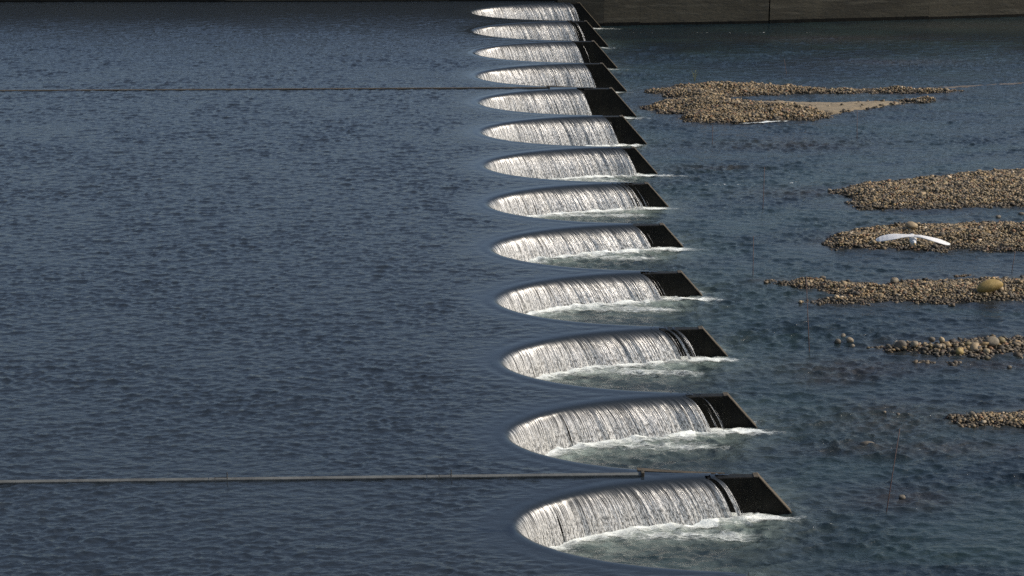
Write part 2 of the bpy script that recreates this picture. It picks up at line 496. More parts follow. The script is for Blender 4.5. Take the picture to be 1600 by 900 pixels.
# shoals: shallow riffles where stones nearly break the surface
SHOALS = [(at(px, py)[:2], rx, ry) for px, py, rx, ry in
          [(1320,575,2.2,.8),(1390,645,1.3,.9),(1380,662,1.6,.9),(1365,697,1.0,.45),(1450,700,2.6,.5),(1415,780,1.2,.6),(1560,570,1.6,.5),
           (1230,225,3.4,1.2),(1250,300,2.2,.9),(1120,262,1.6,.5),(1480,650,1.2,.7),(1290,590,1.2,.7),(1500,40,6,1.5),(1300,60,5,1.2),(1410,97,3,.8)]]
def bay_base_dist(x, y):
    """distance from the foot of the falling water, inside a bay or just downstream of it (per cell)"""
    yl = (y+2.5) % PITCH-2.5
    d = -crest_dist(np.clip(x, -1, 5.25), y)
    return np.where(x > 5.25, np.hypot(d, x-5.25), d)

def turb(x, y):
    a = .52+.36*np.exp(-np.maximum(x-3.5, 0)/4.5)
    a = a+.16*LOW(x, y)+.10*LOW2(x, y)
    for (c, rx, ry) in SHOALS:
        a = a+.45*np.exp(-((x-c[0])/rx)**2-((y-c[1])/ry)**2)
    a = a*(1-.6*smooth01(55, 62, y))
    return np.clip(a, .10, 1.3)

def tail_h(x, y):
    return tail_z(y)+turb(x, y)*TLW(x, y)

def tail_pts(x, y, up):
    f = TLW.full(x, y); t_ = turb(x, y)
    return np.stack([x+.8*t_*f[..., 1], y+.8*t_*f[..., 2], tail_z(y)+t_*f[..., 0]+up], -1)

xs = np.arange(-.6, 38, .06); ys = np.concatenate([np.arange(-13, -4.05, .09), grow(-4, 67.5, .042, .095)])
X, Y = np.meshgrid(xs, ys, indexing='ij')
tb = turb(X, Y); wf = TLW.full(X, Y); wv = wf[..., 0]
Z = tail_z(Y)+tb*wv
inb = (Y > -2.5) & (Y < 62.5)
bd = bay_base_dist(X, Y)
yl = (Y+2.5) % PITCH-2.5
aer = np.where(inb & (bd > -.3), np.exp(-np.maximum(bd-.5, 0)/.9)*np.where(X > 5, np.exp(-(X-5)/1.2), 1.0), 0)
aer = np.clip(aer, 0, 1)
shoal = np.zeros_like(X)
for (c, rx, ry) in SHOALS:
    shoal = np.maximum(shoal, np.exp(-((X-c[0])/rx)**2-((Y-c[1])/ry)**2))
for k, pl in BARS.items():
    d = poly_dist(pl, X, Y)
    shoal = np.maximum(shoal, .9*np.exp(-np.maximum(-d, 0)/.35))
    Z = np.where(d > 0, np.minimum(Z, tail_z(Y)+.01), Z)
# broken crests on the rough water, a riffle line off the seventh bay
rl = np.exp(-((Y-(30.6+.10*(X-9)))/.28)**2)*smooth01(6.5, 8, X)*(1-smooth01(12, 14, X))
rl2 = np.exp(-((Y-60.9)/.22)**2)*smooth01(6, 7, X)*(1-smooth01(16, 22, X))*.9
foam = np.clip((tb*wv-.030)*16, 0, .40)*np.clip(tb-.45, 0, 1) + .55*(rl+rl2)*np.clip(.55+wv*24, 0, 1)
foam = np.clip(foam, 0, .9)
V = np.stack([X+.8*tb*wf[..., 1], Y+.8*tb*wf[..., 2], Z], -1).reshape(-1, 3)
Fc = grid_faces(len(xs), len(ys))
tag(mesh_np('tail_water', V, Fc, M_TAIL, attrs={'turb': tb.ravel(), 'aer': aer.ravel(), 'foam': foam.ravel(), 'shoal': shoal.ravel()}),
    'choppy shallow blue green river water below the weir', 'water', kind='structure')

# ------------------------------------------------------------------ the thirteen bays
CX, CY, NX, NY, CU = crest(5.3, .06)
wall_th = .22
xin = CX <= 4.35
def u_wall():
    x, y, nx, ny = CX[xin], CY[xin], NX[xin], NY[xin]
    th = np.minimum(wall_th, np.maximum(2.497-np.abs(y), .02)/np.maximum(np.abs(ny), .3))
    xo, yo = x-nx*th, y-ny*th
    n = len(x); rows = []
    for (a, b, z) in ((x, y, -2.3), (x, y, -.115), (x-nx*.025, y-ny*.025, -.09), (xo, yo, -.09), (xo, yo, -2.3)):
        rows.append(np.stack([a, b, np.full(n, z)], -1))
    V = np.stack(rows, 1).reshape(-1, 3)
    return V, grid_faces(n, 5)
def pier(parent, y0):
    """the joint wall between two bays: blunt box with a sloping downstream end"""
    xs_ = [4.25, 4.6, 5.0, XT]
    hw = [2.5-float(wfun(np.array(a)))-.004 for a in xs_]
    zb = -2.3
    xe = XT+.865*(2.3-.03)
    v = []; f = []
    top = -.03
    for a, h in zip(xs_, hw): v += [(a, y0-h, zb), (a, y0+h, zb), (a, y0+h, top), (a, y0-h, top)]
    h = hw[-1]
    v += [(xe, y0-h, zb), (xe, y0+h, zb)]
    for k in range(3):
        a = k*4; b = a+4
        f += [(a+3, b+3, b+2, a+2), (a, b, b+3, a+3), (b+1, a+1, a+2, b+2), (a+1, b+1, b, a)]
    f += [(0, 3, 2, 1), (12, 16, 15), (17, 13, 14), (13, 17, 16, 12), (15, 16, 17, 14)]
    o = BM(); o.v = v; o.f = f
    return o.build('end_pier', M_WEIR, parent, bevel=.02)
def pier_cap(parent, y0):
    h = 2.5-float(wfun(np.array(XT)))+.012
    s = .865; L = 2.27
    nx, nz = 1/math.hypot(1, s), s/math.hypot(1, s)      # slope normal in x,z
    o = BM(); t = .035
    # brown screed down the slope; its sunlit look is painted in lighter
    o.v = [(XT-.10, y0-h, -.028), (XT-.10, y0+h, -.028), (XT, y0+h, -.028), (XT, y0-h, -.028), (XT+s*1.9, y0+h, -.028-1.9), (XT+s*1.9, y0-h, -.028-1.9),
           (XT-.10, y0-h, -.012), (XT-.10, y0+h, -.012), (XT+.012, y0+h, -.004), (XT+.012, y0-h, -.004), (XT+s*1.9+nx*t, y0+h, -.028-1.9+nz*t), (XT+s*1.9+nx*t, y0-h, -.028-1.9+nz*t)]
    o.f = [(6, 9, 8, 7), (9, 11, 10, 8), (0, 3, 9, 6), (3, 5, 11, 9), (1, 7, 8, 2), (2, 8, 10, 4), (0, 6, 7, 1), (5, 4, 10, 11)]
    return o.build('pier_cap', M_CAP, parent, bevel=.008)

BAY_LABELS = [
 'curved weir bay nearest the camera, joined to the long pale wall',
 'curved weir bay second from the camera, just behind the long pale wall',
 'third curved weir bay from the camera, its dark end streaked by trickles',
 'fourth curved weir bay from the camera, level with the pointed gravel bar',
 'fifth curved weir bay from the camera, level with the flying egret',
 'sixth curved weir bay from the camera, one behind the one level with the egret',
 'middle curved weir bay, seventh from the camera, its end covered in white trickles',
 'eighth curved weir bay from the camera, below the horseshoe gravel bar',
 'curved weir bay just in front of the thin far wall, its dry black end wide',
 'fourth curved weir bay from the far bank wall, behind the thin far wall',
 'third curved weir bay from the dark bank wall',
 'second curved weir bay from the dark bank wall, one in front of the last',
 'farthest curved weir bay, abutting the dark bank wall']
FALL_LABELS = [
 'nearest and largest waterfall, parted by dark gaps, below the long pale wall',
 'unbroken silver waterfall second from the camera, just above the long pale wall',
 'third waterfall from the camera, thinning into trickles at its right',
 'fourth waterfall from the camera, clean cut beside a smooth black end',
 'fifth waterfall from the camera, level with the flying egret',
 'sixth waterfall from the camera, one behind the one level with the egret',
 'middle waterfall, seventh from the camera, with trickles reaching the end of its pier',
 'eighth waterfall from the camera, below the horseshoe gravel bar',
 'waterfall just in front of the thin far wall, ending short of a wide black pier',
 'waterfall just behind the thin far wall, fourth from the bank wall',
 'third waterfall from the dark bank wall',
 'second waterfall from the dark bank wall, one in front of the last',
 'farthest waterfall, against the dark bank wall at the top']
# x on the crest where the unbroken sheet ends; strength of trickles beyond it
WETX = [4.25, 4.38, 4.12, 4.22, 4.38, 4.34, 4.40, 4.66, 4.02, 4.54, 4.50, 4.44, 4.38]
TRICK = [.44, .42, .60, .02, .36, .46, .68, .38, .02, .2, .28, .38, .70]

def noise1(n_pts, u, lam, r):
    k = np.arange(0, u[-1]+3*lam, lam); v = r.normal(size=len(k))
    return np.interp(u, k, v)

u_V, u_F = u_wall()
TRAIL_Y = 2.18
for n in range(NB):
    y0 = n*PITCH
    # ---- concrete
    bay = empty('weir_bay', (0, y0, -2.3))
    tag(bay, BAY_LABELS[n], 'weir bay', 'curved bays of the weir')
    up = np.array([0, 0, 2.3])
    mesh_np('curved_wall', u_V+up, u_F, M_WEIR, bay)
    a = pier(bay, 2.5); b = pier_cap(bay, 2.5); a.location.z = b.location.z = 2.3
    if n == 0:                                                       # the weir goes on straight, out of the picture
        o = BM(); o.box(4.36, 4.7, -12.2, -2.75, 0, 2.24); o.prism([(4.30, -2.72), (5.2, -2.72), (5.2, -2.60), (4.30, -2.60)], 0, 2.12)
        o.build('straight_wall', M_WEIR, bay, bevel=.01)
    # ---- falling water
    r = np.random.default_rng(100+n)
    x, y, nx, ny, u = crest(5.25, .016)
    zt = float(tail_z(np.array(y0+2.0)))
    drop = -zt-.022
    far = y > 0
    q = WETX[n]-x
    thin = np.where(far, 1.0, 1.0)
    ragged = noise1(0, u, .045, r)
    dens = smooth01(-.22, .16, q+.09*ragged)*.98
    dens = np.maximum(dens, np.clip(TRICK[n]+.13*noise1(0, u, .05, r)-.04, 0, .9)*smooth01(-1.1, -.3, q)*(1-smooth01(4.85, 5.05, x)))
    gaps = []
    if n == 0: gaps = [(.72, .030, .62), (.36, .02, .5), (1.9, .015, .4), (2.75, .018, .45), (3.78, .022, .66)]
    else:
        for _ in range(r.integers(1, 4)): gaps.append((r.uniform(.8, 4.2), r.uniform(.012, .03), r.uniform(.3, .6)))
    gapf = np.zeros(len(u))
    for gx, gw, gd in gaps:
        c = np.exp(-((x-gx)/gw)**2)*far
        gapf = np.maximum(gapf, gd*c)
    keep = dens > .03
    if not far.all():
        pass
    # profile rows: approach over the crest, then free fall
    wedge = np.maximum(2.5-np.abs(y), .0)+.012
    dmax = np.minimum(.42, np.where(x > .6, wedge, .42))
    app = np.array([1, .8, .62, .46, .33, .22, .13, .06, .0])
    tau = np.linspace(0, 1, 25)[1:]**.8
    rip = (noise1(0, u, .05, r)*.45+noise1(0, u, .11, r)*.8+noise1(0, u, .30, r)*1.0)*.010
    rip2 = noise1(0, u, .45, r)*.035
    thr = .25+rip2*.8
    rows = []; SV = []; DN = []
    for a in app:
        d = a*dmax
        xx, yy = x-nx*d, y-ny*d
        z = up_z(xx, yy+y0, d)+.003-.005*smooth01(.12, .42, d)
        rows.append(np.stack([xx, yy, z], -1)); SV.append(-d); DN.append(np.maximum(dens, .0)+(0 if a < .3 else .0))
    tang = np.where(y > 0, .14+.46*smooth01(0, 3.0, x), .14)
    zc = rows[-1][:, 2].copy()
    prev = 0
    for t_ in tau:
        off = thr*t_+rip*smooth01(.1, .8, t_)
        jit = .010*np.sin(u*9+t_*7+n)*t_
        xx = x+nx*off+tang*t_
        yy = y+ny*off+jit
        # the tangential drift must not carry the sheet through the wall beside it
        lim = wfun(np.maximum(xx, 0))-.012
        yy = np.where((xx > .02) & (np.abs(yy) > lim), np.sign(yy)*lim, yy)
        z = zc-.08*t_-(drop-.02+.0)*t_*t_
        rows.append(np.stack([xx, yy, z], -1)); SV.append(np.full(len(u), t_*t_*drop+.0)); DN.append(dens*(1-gapf*float(smooth01(.15, .75, t_))))
    Vc = np.stack(rows, 1); nv = Vc.shape[1]
    Fq = grid_faces(len(u), nv)
    kk = np.repeat(keep, nv)
    Fq = Fq[kk[Fq].all(1)]
    su = np.repeat(u+n*37.3, nv); sv = np.stack(SV, 1).ravel(); dn = np.stack(DN, 1)
    lowr = dn.ravel()
    Vv, Fq, at_ = compress(Vc.reshape(-1, 3), Fq, {'su': su, 'sv': sv, 'dens': lowr, 'lip': np.repeat(.16+.84*smooth01(.0, 2.2, x), nv)})
    fall = empty('waterfall', (0, y0, zt))
    tag(fall, FALL_LABELS[n], 'waterfall', 'waterfalls along the weir')
    Vv[:, 2] -= zt
    mesh_np('water_curtain', Vv, Fq, M_CUR, fall, attrs=at_)
    # ---- foam at its foot and drifting off the pier
    fx = np.arange(.0, 9.4, .05); fy = np.arange(-2.46, 2.47, .05)
    GX, GY = np.meshgrid(fx, fy, indexing='ij')
    bd = bay_base_dist(GX, GY)
    front = np.minimum(.28, 9)
    den = np.exp(-np.maximum(bd-.34, 0)/.55)*(bd > -.05)*(GX < 5.3)
    den = den*np.where(GX > WETX[n]+.2, .72, 1.0)
    ln = {0: 1.4, 6: 3.4, 12: 3.6}.get(n, r.uniform(1.2, 2.6))
    tr = np.exp(-((GY-(TRAIL_Y-.10*np.clip(GX-5, 0, 4)))/.26)**2)*smooth01(4.2, 5.2, GX)*np.exp(-np.maximum(GX-5.7, 0)/ln*1.5)
    tr2 = (n > 0)*np.exp(-((GY+TRAIL_Y+.05)/.22)**2)*smooth01(4.2, 5.2, GX)*np.exp(-np.maximum(GX-5.5, 0)/1.0)*.8
    drift = .62*np.exp(-((GY-(1.55-.08*GX))/.45)**2)*smooth01(.6, 2.4, GX)*(1-smooth01(4.5, 6.5, GX))
    den = np.clip(np.maximum.reduce([den, tr*.9, tr2, drift]), 0, 1)
    PT = tail_pts(GX, GY+y0, .022+.05*np.clip(den-.55, 0, 1)*(.6+.5*np.sin(GX*7+GY*5+n)))-np.array([0, y0, zt])
    Fq = grid_faces(len(fx), len(fy))
    dl = den.ravel()
    Fq = Fq[(dl[Fq] > .16).any(1) & ((bd.ravel()[Fq] > -.04).all(1) | (GX.ravel()[Fq] > 5.2).all(1))]
    Vv, Fq, at_ = compress(PT.reshape(-1, 3), Fq, {'dens': dl})
    mesh_np('foam', Vv, Fq, M_FOAM, fall, attrs=at_)

# ------------------------------------------------------------------ divider walls running upstream
def divider(y0, x0, x1, zt0, zt1, label, mat, name='divider_wall', posts=(), wid=.056):
    root = empty(name, (x1, y0, -2))
    tag(root, label, 'wall', 'low walls running upstream')
    w = wid
    zt = lambda x, y: zt0+(zt1-zt0)*(x-x0)/(x1-x0)
    o = BM()
    n = 10
    for k in range(n):
        a = x0+(x1-x0)*k/n; b = x0+(x1-x0)*(k+1)/n-.02
        o.prism([(a-x1, -w), (b-x1, -w), (b-x1, w), (a-x1, w)], .0, lambda x, y: zt(x+x1, y)+2-.045)
    o.build('wall_body', M_DIVSIDE, root)
    o = BM()
    for k in range(n):
        a = x0+(x1-x0)*k/n; b = x0+(x1-x0)*(k+1)/n-.015
        o.prism([(a-x1, -w-.012), (b-x1, -w-.012), (b-x1, w+.012), (a-x1, w+.012)], lambda x, y: zt(x+x1, y)+2-.044, lambda x, y: zt(x+x1, y)+2)
    o.build('coping', mat, root, bevel=.008)
    # raised kerb along the crest of the bay behind, from the wall end to the pier
    o = BM()
    xs_ = np.linspace(x1-.12, 4.66, 16)
    yb = PITCH-wfun(xs_)-2.5
    base = []
    for k in range(15):
        a, b = xs_[k]-x1, xs_[k+1]-x1
        ya, yc = yb[k], yb[k+1]
        o.prism([(a, ya-.16*(1-.6*k/15)), (b, yc-.16*(1-.6*(k+1)/15)), (b, yc+.004), (a, ya+.004)], 1.6, 2.02-.03*k/15)
    o.build('kerb', M_CAP, root)
    o = BM(); o.box(-.07, .0, -wid-.03, wid+.03, 1.9, zt1+2+.05); o.build('end_post', M_CAP, root, bevel=.01)
    for px_ in posts:
        g = BM()
        g.tube([(px_-.13, -.05, zt1+2.0), (px_-.13, -.05, zt1+2.06)], .009, 6)
        g.tube([(px_+.13, -.05, zt1+2.0), (px_+.13, -.05, zt1+2.16)], .012, 6)
        g.tube([(px_-.13, -.05, zt1+2.04), (px_+.13, -.05, zt1+2.04)], .006, 6)
        g.build('bracket', M_METAL, root)
    return root
divider(2.5, -44, 2.9, .008, .045, 'long pale low wall running upstream near the camera to the nearest waterfall', M_DIV, posts=(-9.1, -4.3))
divider(42.5, -44, 2.9, .018, .035, 'thin dark low wall running upstream between the far waterfalls', M_CAP, wid=.05)

# ------------------------------------------------------------------ bank wall
bw = empty('bank_wall', (0, 62.8, -2.3))
tag(bw, 'dark concrete wall with upright joints along the far bank', 'wall')
pl = [(-60, 63.6), (-23, 63.25), (-12, 63.05), (-1, 62.95), (4.3, 62.85), (6.6, 62.85), (8.4, 63.0), (14.9, 63.42), (23.1, 64.3), (31.3, 65.5), (45, 68)]
TOPZ = 2.1
for k in range(len(pl)-1):
    (xa, ya), (xb, yb) = pl[k], pl[k+1]
    L = math.hypot(xb-xa, yb-ya); ux, uy = (xb-xa)/L, (yb-ya)/L
    ga = .035 if abs(xa-14.9) < .1 else .004; gb = .035 if abs(xb-14.9) < .1 else .004
    a = (xa+ux*ga, ya+uy*ga-62.8); b = (xb-ux*gb, yb-uy*gb-62.8)
    o = BM(); o.prism([a, b, (b[0]-uy*.6, b[1]+ux*.6), (a[0]-uy*.6, a[1]+ux*.6)], 0, TOPZ+2.3)
    o.build('wall_panel', M_BANK, bw, bevel=.004)
    o = BM(); o.prism([(a[0]+uy*.02, a[1]-ux*.02), (b[0]+uy*.02, b[1]-ux*.02), (b[0]-uy*.1, b[1]+ux*.1), (a[0]-uy*.1, a[1]+ux*.1)], .02, (1.19 if k >= 4 else 2.36)+.04*(k % 2))
    o.build('wet_footing', M_WEIR, bw)
o = BM()
for k in range(len(pl)-1):
    (xa, ya), (xb, yb) = pl[k], pl[k+1]
    o.prism([(xa, ya-62.8+.12), (xb, yb-62.8+.12), (xb, yb-62.8+.5), (xa, ya-62.8+.5)], .0, TOPZ+2.2)
o.build('joint_backing', M_WEIR, bw)

# ground: river bed under everything and the bank behind the wall
bed = BM(); bed.box(-2500, 2500, -2500, 2500, -3.0, -2.32)
tag(bed.build('river_bed', M_BED), 'brown gravel river bed under the water', 'ground', kind='structure')
gx = np.linspace(-600, 600, 61); gy = np.linspace(0, 900, 46)
GX, GY = np.meshgrid(gx, gy, indexing='ij')
base = np.interp(GX, [p[0] for p in pl], [p[1] for p in pl])+.55
V = np.stack([GX, base+GY, TOPZ-.05+np.minimum(GY*.05, 3)+LOW(GX*.2, GY*.2)*np.minimum(GY*.01, 1.2)], -1).reshape(-1, 3)
tag(mesh_np('far_bank', V, grid_faces(61, 46), M_GROUND), 'grassy ground behind the dark bank wall', 'ground', kind='structure')

# ------------------------------------------------------------------ stones
def ico(sub):
    import bmesh
    b = bmesh.new(); bmesh.ops.create_icosphere(b, subdivisions=sub, radius=1)
    v = np.array([p.co[:] for p in b.verts]); f = np.array([[q.index for q in p.verts] for p in b.faces]); b.free()
    return v, f
def lumpy(v, r, amt):
    o = np.ones(len(v))
    for _ in range(5):
        d = r.normal(size=3); d /= np.linalg.norm(d)
        o += amt*r.uniform(-1, 1)*np.clip(v@d, 0, 1)**r.uniform(1, 3)
    for _ in range(3):
        d = r.normal(size=3); d /= np.linalg.norm(d)
        c = r.uniform(.55, .9); h = (v*o[:, None])@d
        o = np.where(h > c, o*c/np.maximum(h, 1e-6), o)
    return v*o[:, None]
IV, IF = ico(2)
IV1, IF1 = ico(1)
TEMPL = [lumpy(IV1, np.random.default_rng(50+k), .35) for k in range(16)]
PAL = np.array([(.19,.14,.075),(.17,.135,.085),(.14,.112,.068),(.24,.19,.12),(.045,.038,.026),(.075,.060,.038),(.16,.085,.042),(.36,.31,.24),(.12,.10,.05),(.20,.14,.06)])
PW = np.array([.17,.16,.15,.09,.11,.12,.06,.035,.08,.075]); PW /= PW.sum()

def stones(P, rad, zrel, r, flat=(.42, .75)):
    """P (N,3) centres -> vertices, faces, colours; wet stones at the waterline are darker"""
    N = len(P); K = len(IV1)
    T = np.stack(TEMPL)[r.integers(0, len(TEMPL), N)]
    s = np.stack([rad*r.uniform(.9, 1.5, N), rad*r.uniform(.7, 1.05, N), rad*r.uniform(*flat, N)], -1)
    v = T*s[:, None, :]
    a = r.uniform(0, 2*np.pi, N); tl = r.normal(0, .3, N)
    c, q = np.cos(tl)[:, None], np.sin(tl)[:, None]
    v = np.stack([v[..., 0]*c-v[..., 2]*q, v[..., 1], v[..., 0]*q+v[..., 2]*c], -1)
    c, q = np.cos(a)[:, None], np.sin(a)[:, None]
    v = np.stack([v[..., 0]*c-v[..., 1]*q, v[..., 0]*q+v[..., 1]*c, v[..., 2]], -1)+P[:, None, :]
    f = (IF1[None]+(np.arange(N)*K)[:, None, None]).reshape(-1, 3)
    col = PAL[r.choice(len(PAL), N, p=PW)]*r.uniform(.45, 1.2, (N, 1))*np.array([.95, .89, .78])
    wet = np.where(zrel < .05, .38, 1.0)
    col = np.repeat(col*wet[:, None], K, 0)
    return v.reshape(-1, 3), f, col

def bar_h(d, x, y, H, slope):
    return H*(1-np.exp(-np.maximum(d, 0)*slope/H))*(.86+.16*LOW2(x*1.7, y*1.7))-np.where(d < 0, .2, .04)

def gravel_bar(key, label, H, slope, r0, dens, seed, big=.0):
    pl = BARS[key]; r = np.random.default_rng(seed)
    x0, y0 = pl.min(0)-.4; x1, y1 = pl.max(0)+.4
    gx = np.arange(x0, x1, .12); gy = np.arange(y0, y1, .12)
    GX, GY = np.meshgrid(gx, gy, indexing='ij')
    d = poly_dist(pl, GX, GY)
    sd = poly_dist(SAND, GX, GY) if key == 'horseshoe' else None
    if sd is not None: d_h = d
    h = bar_h(d, GX, GY, H, slope)-.05
    if sd is not None: h = np.where(sd > 0, np.minimum(h, .03), h)
    Fq = grid_faces(len(gx), len(gy)); Fq = Fq[(d.ravel()[Fq] > -.3).any(1)]
    V, Fq, _ = compress(np.stack([GX, GY, tail_z(GY)+h], -1).reshape(-1, 3), Fq)
    tri = np.concatenate([Fq[:, :3], Fq[:, [0, 2, 3]]])
    colb = np.tile(np.array([[.085, .07, .05]]), (len(V), 1))
    step = 1/math.sqrt(dens)
    sx = np.arange(x0, x1, step); sy = np.arange(y0, y1, step)
    SX, SY = np.meshgrid(sx, sy, indexing='ij')
    SX = (SX+r.uniform(-.5, .5, SX.shape)*step).ravel(); SY = (SY+r.uniform(-.5, .5, SY.shape)*step).ravel()
    # ragged margin: outline wanders by a few stones
    d = poly_dist(pl, SX, SY)+.12*LOW2(SX*3, SY*3)
    k = (d > -.03) & (SX < 27)
    if sd is not None:
        s2 = poly_dist(SAND, SX, SY)+.15*LOW2(SX*4, SY*4)
        k &= (s2 < 0) | (r.random(len(SX)) < .012)
    SX, SY, d = SX[k], SY[k], d[k]
    stray = r.random(len(SX)) < np.clip(d/.12+.5, .25, 1)
    SX, SY, d = SX[stray], SY[stray], d[stray]
    hh = bar_h(d, SX, SY, H, slope)
    if sd is not None:
        s2 = poly_dist(SAND, SX, SY); hh = np.where(s2 > -.25, np.minimum(hh, .07+.9*np.maximum(-s2, 0)), hh)
    rad = r0*np.exp(r.normal(0, .42, len(SX)))
    rad = np.minimum(rad, r0*1.9)
    if big: rad = np.where(r.random(len(SX)) < big, np.minimum(rad*r.uniform(1.4, 1.9, len(SX)), r0*3.0), rad)
    zr = hh+rad*.15
    P = np.stack([SX, SY, tail_z(SY)+hh-.0+rad*r.uniform(-.1, .35, len(SX))], -1)
    v, f, c = stones(P, rad, zr, r)
    VV = np.concatenate([V, v]); FF = np.concatenate([tri, f+len(V)]); CC = np.concatenate([colb, c])
    o = mesh_np('gravel_bar', VV, FF, M_STONE, cols={'col': CC})
    return tag(o, label, 'gravel bar', 'gravel bars in the river', 'stuff')

gravel_bar('horseshoe', 'horseshoe shaped gravel bar round a lagoon, farthest up the river', .36, .5, .041, 290, 11, .03)
gravel_bar('upper', 'broad gravel bar at the right edge between the horseshoe bar and the egret', .36, .45, .039, 310, 12, .03)
gravel_bar('middle', 'gravel bar right behind the flying white egret', .36, .45, .037, 330, 13, .03)
gravel_bar('pointed', 'gravel bar with a long thin point and a big olive boulder on it', .30, .42, .037, 330, 14, .03)
gravel_bar('coarse', 'low bar of coarse dark cobbles below the boulder bar', .20, .42, .052, 160, 15, .06)
gravel_bar('scrap', 'small scrap of wet stones just in front of the coarse bar', .06, .4, .048, 260, 16)
gravel_bar('near', 'nearest gravel bar, small and tan, cut by the right edge', .24, .42, .038, 310, 17)

SAND_FAR = ring([(1435, 139.5), (1460, 136.5), (1500, 134), (1550, 131.5), (1610, 128.5), (1680, 126), (1680, 127.5), (1610, 130.3), (1550, 133.3), (1500, 136.3), (1465, 139)])
# sand spit along the lagoon of the horseshoe bar, and a sliver of sand behind its far arm
def sand(SAND, label, top, mat=None):
    x0, y0 = SAND.min(0)-.3; x1, y1 = SAND.max(0)+.3
    gx = np.arange(x0, x1, .06); gy = np.arange(y0, y1, .06)
    GX, GY = np.meshgrid(gx, gy, indexing='ij')
    d = poly_dist(SAND, GX, GY)+.05*LOW2(GX*3, GY*3)
    h = top*(1-np.exp(-np.maximum(d, 0)*1.2/top))-.02+.008*LOW2(GX*5, GY*5)
    Fq = grid_faces(len(gx), len(gy)); Fq = Fq[(d.ravel()[Fq] > -.05).any(1)]
    V, Fq, _ = compress(np.stack([GX, GY, tail_z(GY)+h], -1).reshape(-1, 3), Fq)
    tag(mesh_np('sand_spit', V, Fq, mat or M_SAND), label, 'sand', kind='structure')
sand(SAND, 'smooth tan sand along the lagoon of the horseshoe gravel bar', .08)
sand(SAND_FAR, 'thin sliver of wet sand behind the far arm of the horseshoe gravel bar', .035, mat_plain('wet_sand', (.075, .058, .038), .5))

# ------------------------------------------------------------------ single boulders
M_OLIVE = mat_boulder('olive_boulder', (.17, .115, .03), (.23, .16, .048))
M_TAN = mat_boulder('tan_boulder', (.17, .125, .07), (.25, .195, .115))
M_DARK = mat_boulder('dark_boulder', (.045, .038, .028), (.10, .085, .06))
M_GREY = mat_boulder('grey_boulder', (.10, .082, .055), (.18, .15, .105))
M_OCHRE = mat_boulder('ochre_boulder', (.16, .115, .035), (.24, .175, .065))
def boulder(px, py, w, h, dep, mat, label, seed, rot=0, tilt=0, lift=.0, group=None, amt=.34):
    """px,py: the foot of the stone in the photo; w, h, dep in metres"""
    q = at(px, py); q = at(px, py, q[2]+lift); r = np.random.default_rng(seed)
    v = lumpy(IV, r, amt)*np.array([w/2, dep/2, h/2])
    import bmesh
    c, s = math.cos(tilt), math.sin(tilt)
    v = np.stack([v[:, 0]*c-v[:, 2]*s, v[:, 1], v[:, 0]*s+v[:, 2]*c], -1)
    c, s = math.cos(rot), math.sin(rot)
    v = np.stack([v[:, 0]*c-v[:, 1]*s, v[:, 0]*s+v[:, 1]*c, v[:, 2]], -1)
    o = mesh_np('boulder', v, IF, mat, loc=(q[0], q[1]+dep*.3, q[2]+h*.30))
    sb = o.modifiers.new('smooth', 'SUBSURF'); sb.levels = sb.render_levels = 1
    return tag(o, label, 'boulder', group)
boulder(1548, 456, .92, .42, .46, M_OLIVE, 'big rounded olive boulder lying tilted on the pointed gravel bar', 2, .10, .24, .16, amt=.2)
boulder(1425, 357, .48, .26, .40, M_TAN, 'tan boulder on the skyline of the gravel bar above the egret', 4, .1, .0, .26, amt=.18)
boulder(1309, 537, .20, .16, .18, M_DARK, 'small brown rock in open water, leftmost of the group off the coarse bar', 5, lift=-.02)
boulder(1317, 529, .19, .13, .16, M_DARK, 'black rock farthest out behind the group off the coarse bar', 6, .6, .4, lift=-.02)
boulder(1328, 537, .24, .20, .2, M_GREY, 'round brown rock, largest of the group in the water off the coarse bar', 7, lift=-.02)
boulder(1333, 543, .14, .11, .14, M_GREY, 'small pale rock nearest in the group off the coarse bar', 8, lift=-.02)
boulder(1408, 545, .36, .30, .3, M_DARK, 'dark cobble at the left half of the coarse bar', 9, lift=.04)
boulder(1429, 542, .25, .22, .22, M_GREY, 'grey brown cobble right of the dark one on the coarse bar', 10, lift=.08)
boulder(1457, 534, .20, .18, .18, M_DARK, 'dark stone on top of the coarse bar beside a pale one', 11, lift=.14)
boulder(1471, 535, .19, .20, .18, M_TAN, 'pale stone on top of the coarse bar beside a dark one', 12, lift=.12)
boulder(1500, 555, .26, .24, .22, M_OCHRE, 'ochre yellow stone at the front edge of the coarse bar', 13, lift=.0)
boulder(1550, 540, .38, .28, .3, M_GREY, 'broad grey green rock on top of the coarse bar near the right edge', 14, lift=.10)
boulder(1541, 553, .20, .18, .18, M_TAN, 'pinkish tan stone at the front edge of the coarse bar', 15, lift=.01)
boulder(1577, 576, .14, .10, .14, M_DARK, 'lone dark pebble rock awash right of the small stone scrap', 16, lift=-.03)
boulder(1356, 699, .40, .15, .3, M_DARK, 'low mossy dark rock awash left of the near red pole', 17, lift=-.07)
boulder(1411, 781, .17, .13, .16, M_DARK, 'small brown rock awash right of the near red pole', 18, .4, lift=-.04)
boulder(1382, 647, .10, .10, .1, M_GREY, 'small brownish stone awash above the near red pole', 19, lift=-.03)
boulder(1403, 650, .14, .09, .12, M_DARK, 'dark stone awash above and right of the near red pole', 20, lift=-.03)
boulder(1520, 649, .16, .12, .15, M_DARK, 'dark stone at the back edge of the nearest gravel bar', 21, lift=.10)
boulder(1560, 341, .22, .14, .2, M_DARK, 'dark stone in the channel behind the egret gravel bar', 22, lift=-.03)
boulder(1597, 337, .22, .14, .2, M_DARK, 'dark stone in the channel at the right edge of the frame', 23, lift=-.03)
